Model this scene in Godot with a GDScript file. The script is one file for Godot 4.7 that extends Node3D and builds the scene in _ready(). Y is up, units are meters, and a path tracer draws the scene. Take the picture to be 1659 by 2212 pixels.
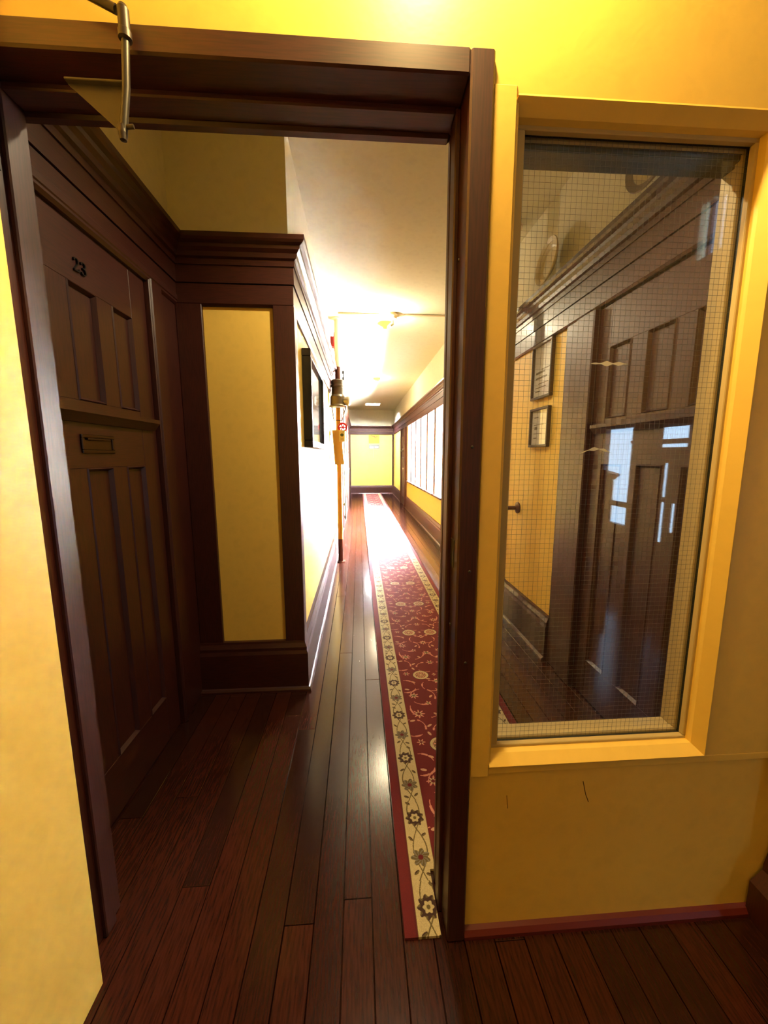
extends Node3D
# An old boarding-house corridor seen through a wood-framed doorway beside a wire-glass window.
# x is right, y is up, the corridor runs along -z; the partition with the doorway stands at z = 0.

const XL := -0.345      # plaster of the corridor's left wall
const XR := 1.25        # plaster of the corridor's right wall
const XD := -0.92       # left wall of the recess beside the doorway
const ZB := -1.24       # face of the wall end that closes the recess
const ZE := -12.95      # far end wall
const HC := 2.96        # corridor ceiling
const HF := 3.75        # ceiling of the stair hall in front
const FRIEZE_LOW := 2.10

var mats := {}
var counts := {}
var rng := RandomNumberGenerator.new()


# ---------------------------------------------------------------- geometry
class G:
	var v := PackedVector3Array()
	var n := PackedVector3Array()
	var uv := PackedVector2Array()

	func tri(a: Vector3, b: Vector3, c: Vector3, out: Vector3) -> void:
		var m := (b - a).cross(c - a)
		if m.length_squared() < 1e-16:
			return
		m = m.normalized()
		if m.dot(out) < 0.0:
			m = -m
			v.append_array(PackedVector3Array([a, b, c]))
		else:
			v.append_array(PackedVector3Array([a, c, b]))
		n.append_array(PackedVector3Array([m, m, m]))

	func quad(a: Vector3, b: Vector3, c: Vector3, d: Vector3, out: Vector3) -> void:
		tri(a, b, c, out)
		tri(a, c, d, out)

	func smooth_quad(p: Array, m: Array) -> void:
		for t in [[0, 1, 2], [0, 2, 3]]:
			var a: Vector3 = p[t[0]]
			var b: Vector3 = p[t[1]]
			var c: Vector3 = p[t[2]]
			var f := (b - a).cross(c - a)
			if f.length_squared() < 1e-18:
				continue
			var order: Array = [t[0], t[2], t[1]] if f.dot(m[t[0]] + m[t[1]] + m[t[2]]) > 0.0 else t
			for k in order:
				v.append(p[k])
				n.append(m[k])

	# a box between two corners, its edges chamfered by e
	func box(a: Vector3, b: Vector3, e := 0.0) -> G:
		var lo := a.min(b)
		var hi := a.max(b)
		var c := (lo + hi) / 2
		var h := (hi - lo) / 2
		e = minf(e, minf(h.x, minf(h.y, h.z)) * 0.9)
		for ax in 3:
			var i := (ax + 1) % 3
			var j := (ax + 2) % 3
			for s in [-1.0, 1.0]:
				var q := []
				for st in [[-1, -1], [1, -1], [1, 1], [-1, 1]]:
					var p := Vector3.ZERO
					p[ax] = s * h[ax]
					p[i] = st[0] * (h[i] - e)
					p[j] = st[1] * (h[j] - e)
					q.append(c + p)
				var o := Vector3.ZERO
				o[ax] = s
				quad(q[0], q[1], q[2], q[3], o)
			if e > 0.0:
				for s in [-1.0, 1.0]:
					for t in [-1.0, 1.0]:
						var q := []
						for w in [[-1, 0], [1, 0], [1, 1], [-1, 1]]:
							var p := Vector3.ZERO
							p[ax] = w[0] * (h[ax] - e)
							p[i] = s * (h[i] - (e if w[1] else 0.0))
							p[j] = t * (h[j] - (0.0 if w[1] else e))
							q.append(c + p)
						var o := Vector3.ZERO
						o[i] = s
						o[j] = t
						quad(q[0], q[1], q[2], q[3], o)
		if e > 0.0:
			for s in [-1.0, 1.0]:
				for t in [-1.0, 1.0]:
					for r in [-1.0, 1.0]:
						var k := Vector3(s, t, r)
						tri(c + k * (h - Vector3(0, e, e)), c + k * (h - Vector3(e, 0, e)), c + k * (h - Vector3(e, e, 0)), k)
		return self

	# a profile (out, up) run from o along dir for len; the ends are cut on a mitre of k per unit out
	func run(profile: Array, o: Vector3, out: Vector3, dir: Vector3, length: float, k0 := 0.0, k1 := 0.0) -> G:
		var poly := PackedVector2Array(profile)
		var mid := Vector2.ZERO
		for p in poly:
			mid += p / poly.size()
		var at := func(p: Vector2, end: bool) -> Vector3: return o + out * p.x + Vector3.UP * p.y + dir * ((length + k1 * p.x) if end else (k0 * p.x))
		var turn := 1.0 if Geometry2D.is_polygon_clockwise(poly) else -1.0
		for i in poly.size():
			var p := poly[i]
			var q := poly[(i + 1) % poly.size()]
			var side := Vector2(-(q - p).y, (q - p).x) * turn
			quad(at.call(p, false), at.call(q, false), at.call(q, true), at.call(p, true), out * side.x + Vector3.UP * side.y)
		var ears := Geometry2D.triangulate_polygon(poly)
		for i in range(0, ears.size(), 3):
			for end in [false, true]:
				tri(at.call(poly[ears[i]], end), at.call(poly[ears[i + 1]], end), at.call(poly[ears[i + 2]], end), dir if end else -dir)
		return self

	# turn a profile (radius, height) about an axis
	func lathe(profile: Array, o: Vector3, axis := Vector3.UP, seg := 20) -> G:
		var up := axis.normalized()
		var x := up.cross(Vector3.RIGHT if absf(up.x) < 0.9 else Vector3.BACK).normalized()
		var z := x.cross(up)
		for i in profile.size() - 1:
			var a: Vector2 = profile[i]
			var b: Vector2 = profile[i + 1]
			var d := b - a
			if d.length() < 1e-7:
				continue
			var m := Vector2(d.y, -d.x).normalized()
			if a.x + b.x > 0 and m.x < -0.999 and false:
				m = -m
			for s in seg:
				var t0 := TAU * s / seg
				var t1 := TAU * (s + 1) / seg
				var e0 := x * cos(t0) + z * sin(t0)
				var e1 := x * cos(t1) + z * sin(t1)
				var m0 := e0 * m.x + up * m.y
				var m1 := e1 * m.x + up * m.y
				smooth_quad([o + e0 * a.x + up * a.y, o + e1 * a.x + up * a.y, o + e1 * b.x + up * b.y, o + e0 * b.x + up * b.y], [m0, m1, m1, m0])
		return self

	func tube(path: Array, r: float, seg := 10, closed := false) -> G:
		var rings := []
		var x := Vector3.ZERO
		for i in path.size():
			var p: Vector3 = path[i]
			var a: Vector3 = path[posmod(i - 1, path.size())] if closed or i > 0 else p
			var b: Vector3 = path[(i + 1) % path.size()] if closed or i < path.size() - 1 else p
			var d := (b - a).normalized()
			if x == Vector3.ZERO:
				x = d.cross(Vector3.UP if absf(d.y) < 0.9 else Vector3.RIGHT).normalized()
			x = (x - d * x.dot(d)).normalized()
			var y := d.cross(x)
			var ring := []
			for s in seg:
				var t := TAU * s / seg
				ring.append(x * cos(t) + y * sin(t))
			rings.append(ring)
		for i in path.size() - (0 if closed else 1):
			var j := (i + 1) % path.size()
			for s in seg:
				var u := (s + 1) % seg
				var m := [rings[i][s], rings[i][u], rings[j][u], rings[j][s]]
				smooth_quad([path[i] + m[0] * r, path[i] + m[1] * r, path[j] + m[2] * r, path[j] + m[3] * r], m)
		if not closed:
			for e in [0, path.size() - 1]:
				var other: Vector3 = path[1] if e == 0 else path[e - 1]
				var here: Vector3 = path[e]
				for s in seg:
					tri(here, here + rings[e][s] * r, here + rings[e][(s + 1) % seg] * r, here - other)
		return self

	func mesh() -> ArrayMesh:
		var a := []
		a.resize(Mesh.ARRAY_MAX)
		a[Mesh.ARRAY_VERTEX] = v
		a[Mesh.ARRAY_NORMAL] = n
		if uv.size() == v.size() and uv.size() > 0:
			a[Mesh.ARRAY_TEX_UV] = uv
		var m := ArrayMesh.new()
		m.add_surface_from_arrays(Mesh.PRIMITIVE_TRIANGLES, a)
		return m


func bx(a: Vector3, b: Vector3, e := 0.0) -> G:
	return G.new().box(a, b, e)


# ---------------------------------------------------------------- nodes
func numbered(called: String) -> String:
	var k: int = counts.get(called, 0)
	counts[called] = k + 1
	return called if k == 0 else "%s_%03d" % [called, k]


func part(called: String, g: Variant, m: Material, parent: Node3D, label := "") -> MeshInstance3D:
	var o := MeshInstance3D.new()
	o.name = called
	o.mesh = g.mesh() if g is G else g
	o.material_override = m
	parent.add_child(o, true)
	if label:
		o.set_meta("label", label)
	return o


func thing(called: String, label: String, category: String, at := Vector3.ZERO, group := "") -> Node3D:
	var o := Node3D.new()
	o.name = numbered(called)
	add_child(o)
	o.position = at
	o.set_meta("label", label)
	o.set_meta("category", category)
	if group:
		o.set_meta("group", group)
	return o


func setting(called: String, label: String, category: String) -> Node3D:
	var o := thing(called, label, category)
	o.set_meta("kind", "structure")
	return o


func slab(called: String, label: String, category: String, g: G, m: Material) -> MeshInstance3D:
	var o := MeshInstance3D.new()
	o.name = numbered(called)
	o.mesh = g.mesh()
	o.material_override = m
	add_child(o)
	o.set_meta("label", label)
	o.set_meta("category", category)
	o.set_meta("kind", "structure")
	return o


# ---------------------------------------------------------------- materials
func noise(freq: float, octaves: int, ramp: Array, size := 512, kind := FastNoiseLite.TYPE_SIMPLEX_SMOOTH, s := 1) -> NoiseTexture2D:
	var f := FastNoiseLite.new()
	f.seed = s
	f.noise_type = kind
	f.frequency = freq
	f.fractal_octaves = octaves
	var t := NoiseTexture2D.new()
	t.width = size
	t.height = size
	t.seamless = true
	t.noise = f
	if ramp:
		var gr := Gradient.new()
		var at := PackedFloat32Array()
		var c := PackedColorArray()
		for r in ramp:
			at.append(r[0])
			c.append(r[1])
		gr.offsets = at
		gr.colors = c
		t.color_ramp = gr
	return t


func grey(x: float) -> Color:
	return Color(x, x, x)


func plain(called: String, c: Color, rough := 0.6, metal := 0.0) -> StandardMaterial3D:
	var m := StandardMaterial3D.new()
	m.resource_name = called
	m.albedo_color = c
	m.roughness = rough
	m.metallic = metal
	mats[called] = m
	return m


func make_materials() -> void:
	var grain := noise(0.035, 4, [[0.0, grey(0.70)], [0.45, grey(0.90)], [0.7, grey(1.0)], [1.0, grey(0.80)]], 512, FastNoiseLite.TYPE_SIMPLEX_SMOOTH, 3)
	var fine := noise(0.09, 3, [[0.0, grey(0.52)], [1.0, grey(0.66)]], 512, FastNoiseLite.TYPE_SIMPLEX, 5)
	var scales := {"x": Vector3(0.5, 9, 9), "y": Vector3(9, 0.5, 9), "z": Vector3(9, 9, 0.5)}
	for axis in scales:
		var m := plain("dark_wood_" + axis, Color(0.25, 0.098, 0.07), 0.42)
		m.albedo_texture = grain
		m.uv1_triplanar = true
		m.uv1_world_triplanar = true
		m.uv1_scale = scales[axis]
		m.clearcoat_enabled = true
		m.clearcoat = 0.15
		m.clearcoat_roughness = 0.2
	for k in 6:
		var m := plain("board_%d" % k, [Color(0.225, 0.10, 0.064), Color(0.20, 0.09, 0.06), Color(0.245, 0.107, 0.068), Color(0.21, 0.095, 0.062), Color(0.185, 0.086, 0.058), Color(0.235, 0.103, 0.066)][k], 0.3)
		m.albedo_texture = grain
		m.roughness_texture = fine
		m.metallic_specular = 0.45
		m.roughness = 0.3
		m.uv1_triplanar = true
		m.uv1_world_triplanar = true
		m.uv1_scale = Vector3(7, 7, 0.6)
		m.uv1_offset = Vector3(0.13 * k, 0, 0.37 * k)
	var mottle := noise(0.012, 5, [[0.0, grey(0.965)], [0.5, grey(1.0)], [1.0, grey(0.98)]], 512, FastNoiseLite.TYPE_SIMPLEX_SMOOTH, 8)
	var rough := noise(0.06, 4, [], 512, FastNoiseLite.TYPE_SIMPLEX_SMOOTH, 9)
	for d in [["yellow_paint", Color(0.93, 0.78, 0.36), 0.5], ["cream_plaster", Color(0.84, 0.82, 0.72), 0.85], ["ceiling_white", Color(0.90, 0.90, 0.83), 0.9], ["beige_plaster", Color(0.80, 0.74, 0.58), 0.85]]:
		var m := plain(d[0], d[1], d[2])
		m.albedo_texture = mottle
		m.heightmap_enabled = true
		m.heightmap_texture = rough
		m.heightmap_scale = 0.012
		m.uv1_triplanar = true
		m.uv1_world_triplanar = true
		m.uv1_scale = Vector3(1.6, 1.6, 1.6)
	plain("black_frame", Color(0.05, 0.045, 0.045), 0.25)
	plain("brown_frame", Color(0.24, 0.17, 0.11), 0.4)
	plain("paper", Color(0.93, 0.93, 0.90), 0.7)
	plain("ink", Color(0.55, 0.52, 0.45), 0.8)
	plain("reflection_grey", Color(0.62, 0.68, 0.66), 0.6)
	plain("pipe_cream", Color(0.85, 0.78, 0.66), 0.4)
	plain("pipe_brown", Color(0.33, 0.17, 0.12), 0.3)
	plain("pipe_yellow", Color(0.80, 0.58, 0.26), 0.4)
	plain("grey_metal", Color(0.44, 0.41, 0.36), 0.35, 0.6)
	plain("pale_metal", Color(0.70, 0.68, 0.60), 0.3, 0.5)
	plain("rust_metal", Color(0.17, 0.125, 0.095), 0.45, 0.2)
	plain("dull_steel", Color(0.20, 0.185, 0.17), 0.4, 0.3)
	plain("bronze", Color(0.30, 0.22, 0.14), 0.3, 0.8)
	plain("black_iron", Color(0.06, 0.055, 0.05), 0.4, 0.3)
	plain("red_enamel", Color(0.72, 0.06, 0.05), 0.3)
	plain("canvas", Color(0.82, 0.68, 0.42), 0.9)
	plain("tag_card", Color(0.90, 0.84, 0.58), 0.7)
	plain("tag_green", Color(0.20, 0.26, 0.10), 0.7)
	plain("yellow_card", Color(0.88, 0.80, 0.06), 0.6)
	plain("red_print", Color(0.55, 0.20, 0.10), 0.7)
	plain("grey_sign", Color(0.40, 0.39, 0.38), 0.5)
	plain("rubber", Color(0.03, 0.03, 0.03), 0.6)
	plain("closer_beige", Color(0.24, 0.21, 0.15), 0.5)
	plain("brown_paint", Color(0.34, 0.15, 0.10), 0.45)
	plain("red_paint", Color(0.36, 0.09, 0.06), 0.5)
	plain("putty", Color(0.72, 0.63, 0.40), 0.6)
	plain("teal_shade", Color(0.13, 0.17, 0.15), 0.25)  # dark colour carries the shade under the window soffit
	plain("gasket", Color(0.16, 0.17, 0.13), 0.5)
	plain("wire_steel", Color(0.42, 0.40, 0.35), 0.45, 0.6)
	plain("smear", Color(0.80, 0.79, 0.75), 0.8)
	plain("scuff", Color(0.34, 0.21, 0.07), 0.8)
	plain("plate_glaze", Color(0.80, 0.76, 0.65), 0.25)
	plain("plate_dark", Color(0.42, 0.37, 0.30), 0.4)
	plain("white_paint", Color(0.86, 0.84, 0.80), 0.4)
	plain("amber_glass", Color(0.85, 0.72, 0.25), 0.15)
	mats["amber_glass"].emission_enabled = true
	mats["amber_glass"].emission = Color(1.0, 0.88, 0.45)
	mats["amber_glass"].emission_energy_multiplier = 1.2
	for d in [["wire_glass", 0.004], ["window_glass", 0.02], ["picture_glass", 0.02]]:
		var m := plain(d[0], Color(0.92, 0.96, 0.93, d[1]), 0.02)
		m.transparency = BaseMaterial3D.TRANSPARENCY_ALPHA
	var f := plain("standin_glow", Color(0.6, 0.7, 0.8), 0.4)  # emission replaces daylight in the stair hall panes and imitates door highlights
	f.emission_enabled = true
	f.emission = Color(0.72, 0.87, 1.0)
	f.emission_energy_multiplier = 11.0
	var b := plain("bulb_glow", Color(1, 0.9, 0.7), 0.4)
	b.emission_enabled = true
	b.emission = Color(1.0, 0.82, 0.5)
	b.emission_energy_multiplier = 6.0


# ---------------------------------------------------------------- textures with print on them
func rug_colour(x: float, z: float) -> Color:
	var red := Color(0.36, 0.05, 0.075)
	var deep := Color(0.31, 0.05, 0.075)
	var cream := Color(0.70, 0.64, 0.48)
	var olive := Color(0.36, 0.31, 0.17)
	var dark := Color(0.22, 0.13, 0.10)
	var rose := Color(0.74, 0.50, 0.42)
	var sx := x - 0.335
	var ax := absf(sx)
	if ax > 0.298:
		return deep if ax < 0.303 else red
	if ax > 0.213:
		if ax < 0.217 or ax > 0.294:
			return olive if (ax < 0.2145 or ax > 0.2965) else cream
		var b := ax - 0.2555
		var bz := fposmod(z, 0.2875)
		var turn := 1.0 if fposmod(z, 0.575) < 0.2875 else -1.0
		var dr := Vector2(b, bz - 0.072)
		var r := dr.length()
		var t := dr.angle()
		var petal := 0.031 * (1.0 + 0.12 * cos(9 * t))
		if r < petal:
			if r < 0.006:
				return olive
			if r < 0.016 * (1.0 + 0.15 * cos(6 * t)):
				return cream
			return dark if r < 0.024 or sin(9 * t) > -0.2 else olive
		dr = Vector2(b * 0.9, bz - 0.215)
		r = dr.length()
		t = dr.angle()
		if r < 0.030 * (0.62 + 0.38 * absf(cos(3.5 * t))):
			if r < 0.008:
				return red
			return olive if sin(11 * t + r * 300.0) > -0.3 else Color(0.45, 0.42, 0.38)
		var vine := 0.026 * turn * sin(TAU * z / 0.575 * 2.0 + 0.6)
		if absf(b - vine) < 0.0022 or absf(b + vine * 0.8) < 0.0018:
			return olive
		for leaf in [[0.02, 0.012, 0.6], [-0.022, 0.138, -0.5], [0.026, 0.15, 0.9], [-0.02, 0.27, 0.4], [0.02, 0.262, -0.7]]:
			var q := Vector2(b - leaf[0] * turn, bz - leaf[1]).rotated(leaf[2])
			if (q * Vector2(1.0, 2.2)).length() < 0.0105:
				return olive if q.y > -0.001 else dark
		return cream
	var fz := fposmod(z, 0.575)
	var flip := fposmod(z, 1.15) < 0.575
	# paired oval medallions
	var o := Vector2(ax - 0.083, fz - 0.2875) * Vector2(1.0, 1.05)
	var orad := o.length()
	if orad < 0.050:
		if orad > 0.047:
			return dark
		if orad > 0.034:
			return cream
		var ot := o.angle()
		if orad < 0.007:
			return cream
		return olive if sin(8 * ot) * cos(orad * 260.0) > 0.0 else rose
	# flowers along the middle and by the edges
	for f in [[0.0, 0.02, 0.026, 7.0], [0.0, 0.145, 0.022, 6.0], [0.0, 0.355, 0.020, 5.0], [0.0, 0.45, 0.024, 8.0], [0.15, 0.07, 0.028, 8.0], [0.155, 0.49, 0.024, 7.0], [0.17, 0.27, 0.018, 6.0], [0.085, 0.56, 0.017, 5.0], [0.0, 0.285, 0.012, 5.0]]:
		var q := Vector2(ax - f[0], fz - f[1])
		var r: float = q.length() / 1.2
		if r < f[2]:
			var t := q.angle()
			if r < f[2] * 0.28:
				return red if flip else olive
			if r < f[2] * (0.62 + 0.38 * cos(f[3] * t)):
				return cream if r < f[2] * 0.55 else rose
	# scrolling stems
	for s in [[0.105, 0.02, 0.083], [0.105, 0.5, 0.07], [0.04, 0.2, 0.055], [0.04, 0.4, 0.052], [0.19, 0.17, 0.06], [0.19, 0.40, 0.06]]:
		var q := Vector2(ax - s[0], fz - s[1])
		var t := q.angle()
		var w := 0.0050 if sin(5.0 * t + s[0] * 60.0) > 0.35 else 0.0021
		if absf(q.length() - s[2]) < w and sin(3.0 * t + s[1] * 20.0) > -0.55:
			return rose
	for leaf in [[0.06, 0.075, 0.8], [0.11, 0.16, -0.6], [0.14, 0.36, 0.5], [0.06, 0.50, -0.9], [0.185, 0.43, 0.3], [0.12, 0.215, 1.1], [0.19, 0.12, -0.2], [0.045, 0.33, 0.2]]:
		var q := Vector2(ax - leaf[0], fz - leaf[1]).rotated(leaf[2])
		if (q * Vector2(1.0, 2.2)).length() < 0.0145:
			return cream.lerp(rose, 0.5)
	return red


func rug_texture() -> ImageTexture:
	var w := 480
	var h := 824
	var im := Image.create(w, h, false, Image.FORMAT_RGB8)
	var grain := RandomNumberGenerator.new()
	grain.seed = 4
	for j in h:
		for i in w:
			var c := rug_colour((i + 0.5) / w * 0.67, (j + 0.5) / h * 1.15)
			var k := 0.9 + 0.16 * grain.randf()
			im.set_pixel(i, j, Color(c.r * k, c.g * k, c.b * k))
	return ImageTexture.create_from_image(im)


# ---------------------------------------------------------------- profiles (out, up)
const CROWN := [Vector2(0, 2.285), Vector2(0.034, 2.285), Vector2(0.034, 2.312), Vector2(0.046, 2.318), Vector2(0.050, 2.338), Vector2(0.064, 2.352), Vector2(0.068, 2.366), Vector2(0.084, 2.374), Vector2(0.092, 2.384), Vector2(0.092, 2.405), Vector2(0, 2.405)]
const FRIEZE_TOP := [Vector2(0, 2.205), Vector2(0.028, 2.205), Vector2(0.028, 2.285), Vector2(0, 2.285)]
const FRIEZE_BOTTOM := [Vector2(0, 2.10), Vector2(0.012, 2.10), Vector2(0.022, 2.11), Vector2(0.022, 2.201), Vector2(0, 2.201)]
const BASE := [Vector2(0, 0), Vector2(0.040, 0), Vector2(0.040, 0.225), Vector2(0.034, 0.245), Vector2(0.034, 0.262), Vector2(0.024, 0.285), Vector2(0.022, 0.298), Vector2(0, 0.298)]
const SHOE := [Vector2(0.040, 0), Vector2(0.056, 0), Vector2(0.055, 0.012), Vector2(0.048, 0.022), Vector2(0.040, 0.025)]


# the wooden cornice along a wall: crown, two frieze boards
func cornice(label: String, o: Vector3, out: Vector3, dir: Vector3, length: float, k0: float, k1: float) -> Node3D:
	var t := setting("trim_%d" % (counts.get("trim", 0) + 1), label, "trim")
	counts["trim"] = counts.get("trim", 0) + 1
	var m: Material = mats["dark_wood_x" if absf(dir.x) > 0.5 else "dark_wood_z"]
	part("crown_moulding", G.new().run(CROWN, o, out, dir, length, k0, k1), m, t)
	part("frieze_board", G.new().run(FRIEZE_TOP, o, out, dir, length, k0, k1), m, t)
	part("frieze_board", G.new().run(FRIEZE_BOTTOM, o, out, dir, length, k0, k1), m, t)
	return t


func skirting(called: String, label: String, o: Vector3, out: Vector3, dir: Vector3, length: float, k0: float, k1: float) -> Node3D:
	var t := setting(called, label, "baseboard")
	var m: Material = mats["dark_wood_x" if absf(dir.x) > 0.5 else "dark_wood_z"]
	part("board", G.new().run(BASE, o, out, dir, length, k0, k1), m, t)
	part("shoe_moulding", G.new().run(SHOE, o, out, dir, length, k0, k1), m, t)
	return t


# a panelled door in its own axes: x along its width, z out of its face, hinge-side corner at the origin
func panelled_door(t: Node3D, w: float, h: float, number: String, slot: bool) -> void:
	var wood: Material = mats["dark_wood_y"]
	var bar: Material = mats["dark_wood_z"]
	var f := w / 0.795
	var cols := [[0.09 * f, 0.229 * f], [0.322 * f, 0.463 * f], [0.55 * f, 0.681 * f]]
	var rows := [[0.22, 1.31], [1.535, h - 0.205]]
	part("backing", bx(Vector3(0.004, 0.004, -0.03), Vector3(w - 0.004, h - 0.004, -0.016)), wood, t)
	for s in [[0.0, 0.09 * f], [0.681 * f, w]]:
		part("stile", bx(Vector3(s[0], 0.006, -0.03), Vector3(s[1], h, 0), 0.002), wood, t)
	for s in [[0.006, 0.22], [1.31, 1.535], [h - 0.205, h]]:
		part("rail", bx(Vector3(0.09 * f, s[0], -0.03), Vector3(0.681 * f, s[1], -0.0005), 0.001), bar, t)
	for r in rows:
		for s in [[0.229 * f, 0.322 * f], [0.463 * f, 0.55 * f]]:
			part("mullion", bx(Vector3(s[0], r[0], -0.03), Vector3(s[1], r[1], -0.001), 0.001), wood, t)
		for c in cols:
			var g := G.new()
			var a := 0.013
			var outer := [Vector3(c[0], r[0], -0.001), Vector3(c[1], r[0], -0.001), Vector3(c[1], r[1], -0.001), Vector3(c[0], r[1], -0.001)]
			var ridge := [Vector3(c[0] + a * 0.3, r[0] + a * 0.3, 0.003), Vector3(c[1] - a * 0.3, r[0] + a * 0.3, 0.003), Vector3(c[1] - a * 0.3, r[1] - a * 0.3, 0.003), Vector3(c[0] + a * 0.3, r[1] - a * 0.3, 0.003)]
			var inner := [Vector3(c[0] + a, r[0] + a, -0.012), Vector3(c[1] - a, r[0] + a, -0.012), Vector3(c[1] - a, r[1] - a, -0.012), Vector3(c[0] + a, r[1] - a, -0.012)]
			for k in 4:
				var l := (k + 1) % 4
				g.quad(outer[k], outer[l], ridge[l], ridge[k], Vector3(0, 0, 1))
				g.quad(ridge[k], ridge[l], inner[l], inner[k], Vector3(0, 0, 1))
			var p := part("panel", bx(Vector3(c[0] + a * 0.5, r[0] + a * 0.5, -0.02), Vector3(c[1] - a * 0.5, r[1] - a * 0.5, -0.0125)), wood, t)
			part("moulding", g, wood, p)
	part("ledge", G.new().run([Vector2(0, 1.462), Vector2(0.012, 1.462), Vector2(0.03, 1.485), Vector2(0.036, 1.492), Vector2(0.036, 1.508), Vector2(0, 1.508)], Vector3(0.03 * f, 0, 0), Vector3(0, 0, 1), Vector3(1, 0, 0), w - 0.06 * f), bar, t)
	if slot:
		var c := 0.39 * f
		var g := G.new()
		g.box(Vector3(c - 0.085, 1.36, 0), Vector3(c + 0.085, 1.372, 0.007), 0.002)
		g.box(Vector3(c - 0.085, 1.412, 0), Vector3(c + 0.085, 1.424, 0.007), 0.002)
		g.box(Vector3(c - 0.085, 1.372, 0), Vector3(c - 0.072, 1.412, 0.007), 0.002)
		g.box(Vector3(c + 0.072, 1.372, 0), Vector3(c + 0.085, 1.412, 0.007), 0.002)
		var s := part("mail_slot", g, mats["bronze"], t, "small bronze mail slot")
		part("flap", bx(Vector3(c - 0.072, 1.372, 0), Vector3(c + 0.072, 1.406, 0.003), 0.001), mats["bronze"], s)
		part("hinge_pin", G.new().tube([Vector3(c - 0.06, 1.408, 0.005), Vector3(c + 0.06, 1.408, 0.005)], 0.004, 8), mats["bronze"], s)
	if number:
		var tm := TextMesh.new()
		var sf := SystemFont.new()
		sf.font_names = PackedStringArray(["Droid Serif"])
		tm.font = sf
		tm.text = number
		tm.font_size = 64
		tm.pixel_size = 0.0009
		tm.depth = 0.006
		var o := part("number", tm, mats["black_iron"], t, "small bronze door number")
		o.position = Vector3(0.39 * f, h - 0.145, 0.003)


func knob(t: Node3D, x: float, y: float) -> void:
	part("knob", G.new().lathe([Vector2(0, 0), Vector2(0.024, 0), Vector2(0.024, 0.005), Vector2(0.009, 0.008), Vector2(0.009, 0.03), Vector2(0.024, 0.036), Vector2(0.028, 0.048), Vector2(0.02, 0.06), Vector2(0, 0.063)], Vector3(x, y, 0), Vector3(0, 0, 1), 16), mats["pale_metal"], t)


func casing(t: Node3D, w: float, h: float, face: float) -> void:
	var wood: Material = mats["dark_wood_y"]
	for s in [[-0.105, -0.006], [w + 0.006, w + 0.105]]:
		part("casing", bx(Vector3(s[0], 0, -0.06), Vector3(s[1], h + 0.004, face), 0.004), wood, t)
		part("casing_bead", bx(Vector3((s[0] + s[1]) / 2 - 0.016, 0.02, face - 0.004), Vector3((s[0] + s[1]) / 2 + 0.016, h, face + 0.005), 0.004), wood, t)


# ---------------------------------------------------------------- the scene
func _ready() -> void:
	rng.seed = 11
	# camera
	var cam := Camera3D.new()
	cam.name = "camera"
	cam.position = Vector3(0, 1.35, 0.884)
	cam.rotation_degrees = Vector3(-8.33, -3.71, -0.07)
	cam.fov = 106.5
	cam.near = 0.02
	cam.far = 200.0
	add_child(cam)
	cam.current = true
	# sky: a bright overcast day
	var env := Environment.new()
	env.background_mode = Environment.BG_SKY
	var sky := Sky.new()
	var sm := ProceduralSkyMaterial.new()
	sm.sky_top_color = Color(0.90, 0.95, 1.0)
	sm.sky_horizon_color = Color(0.98, 0.98, 1.0)
	sm.ground_bottom_color = Color(0.86, 0.85, 0.82)
	sm.ground_horizon_color = Color(0.90, 0.90, 0.90)
	sky.sky_material = sm
	env.sky = sky
	env.background_energy_multiplier = 1150.0
	env.tonemap_mode = Environment.TONE_MAPPER_LINEAR
	env.tonemap_exposure = 1.0
	env.sdfgi_enabled = true
	env.ssao_enabled = true
	env.ssil_enabled = true
	var we := WorldEnvironment.new()
	we.name = "environment"
	we.environment = env
	add_child(we)

	make_materials()
	build_shell()
	build_floor()
	build_partition()
	build_recess()
	build_corridor_left()
	build_corridor_right()
	build_corridor_end()
	build_stair_hall()
	build_lamps()
	build_hall_lamp()
	build_rug()
	build_small_things()


func build_shell() -> void:
	var yellow: Material = mats["yellow_paint"]
	var cream: Material = mats["cream_plaster"]
	# corridor ceiling and front ceiling
	slab("ceiling", "cream plaster ceiling over the long corridor", "ceiling", corridor_ceiling(), mats["ceiling_white"])
	slab("ceiling", "plain ceiling over the stair hall in front of the doorway", "ceiling", bx(Vector3(-0.93, HF, -0.13), Vector3(3.2, HF + 0.12, 4.8)), mats["ceiling_white"])
	# left wall of the space in front
	slab("wall_left", "yellow painted wall beside the doorway on the mail slot door's side", "wall", bx(Vector3(-0.93, 0, 0.034), Vector3(-0.674, HF, 4.68), 0.004), yellow)
	slab("wall_back", "plain plaster wall of the stair hall facing the doorway", "wall", bx(Vector3(-0.85, 0, 4.68), Vector3(3.2, HF, 4.8)), mats["beige_plaster"])


func corridor_ceiling() -> G:
	var g := G.new()
	var a := Vector3(0.23, HC, -11.75)
	var b := Vector3(0.67, HC + 0.12, -11.31)
	g.box(Vector3(-1.1, HC, b.z), Vector3(1.42, HC + 0.12, -0.13))
	g.box(Vector3(-1.1, HC, ZE - 0.12), Vector3(1.42, HC + 0.12, a.z))
	g.box(Vector3(-1.1, HC, a.z), Vector3(a.x, HC + 0.12, b.z))
	g.box(Vector3(b.x, HC, a.z), Vector3(1.42, HC + 0.12, b.z))
	var w := setting("window_2", "small skylight added in the ceiling to brighten the end of the corridor", "skylight")  # invented opening, added to bring more daylight onto the end wall
	part("pane", bx(Vector3(a.x, HC + 0.08, a.z), Vector3(b.x, HC + 0.084, b.z)), mats["window_glass"], w)
	part("frame", bx(Vector3(0.44, HC + 0.06, a.z), Vector3(0.46, HC + 0.08, b.z)), mats["white_paint"], w)
	return g


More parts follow.
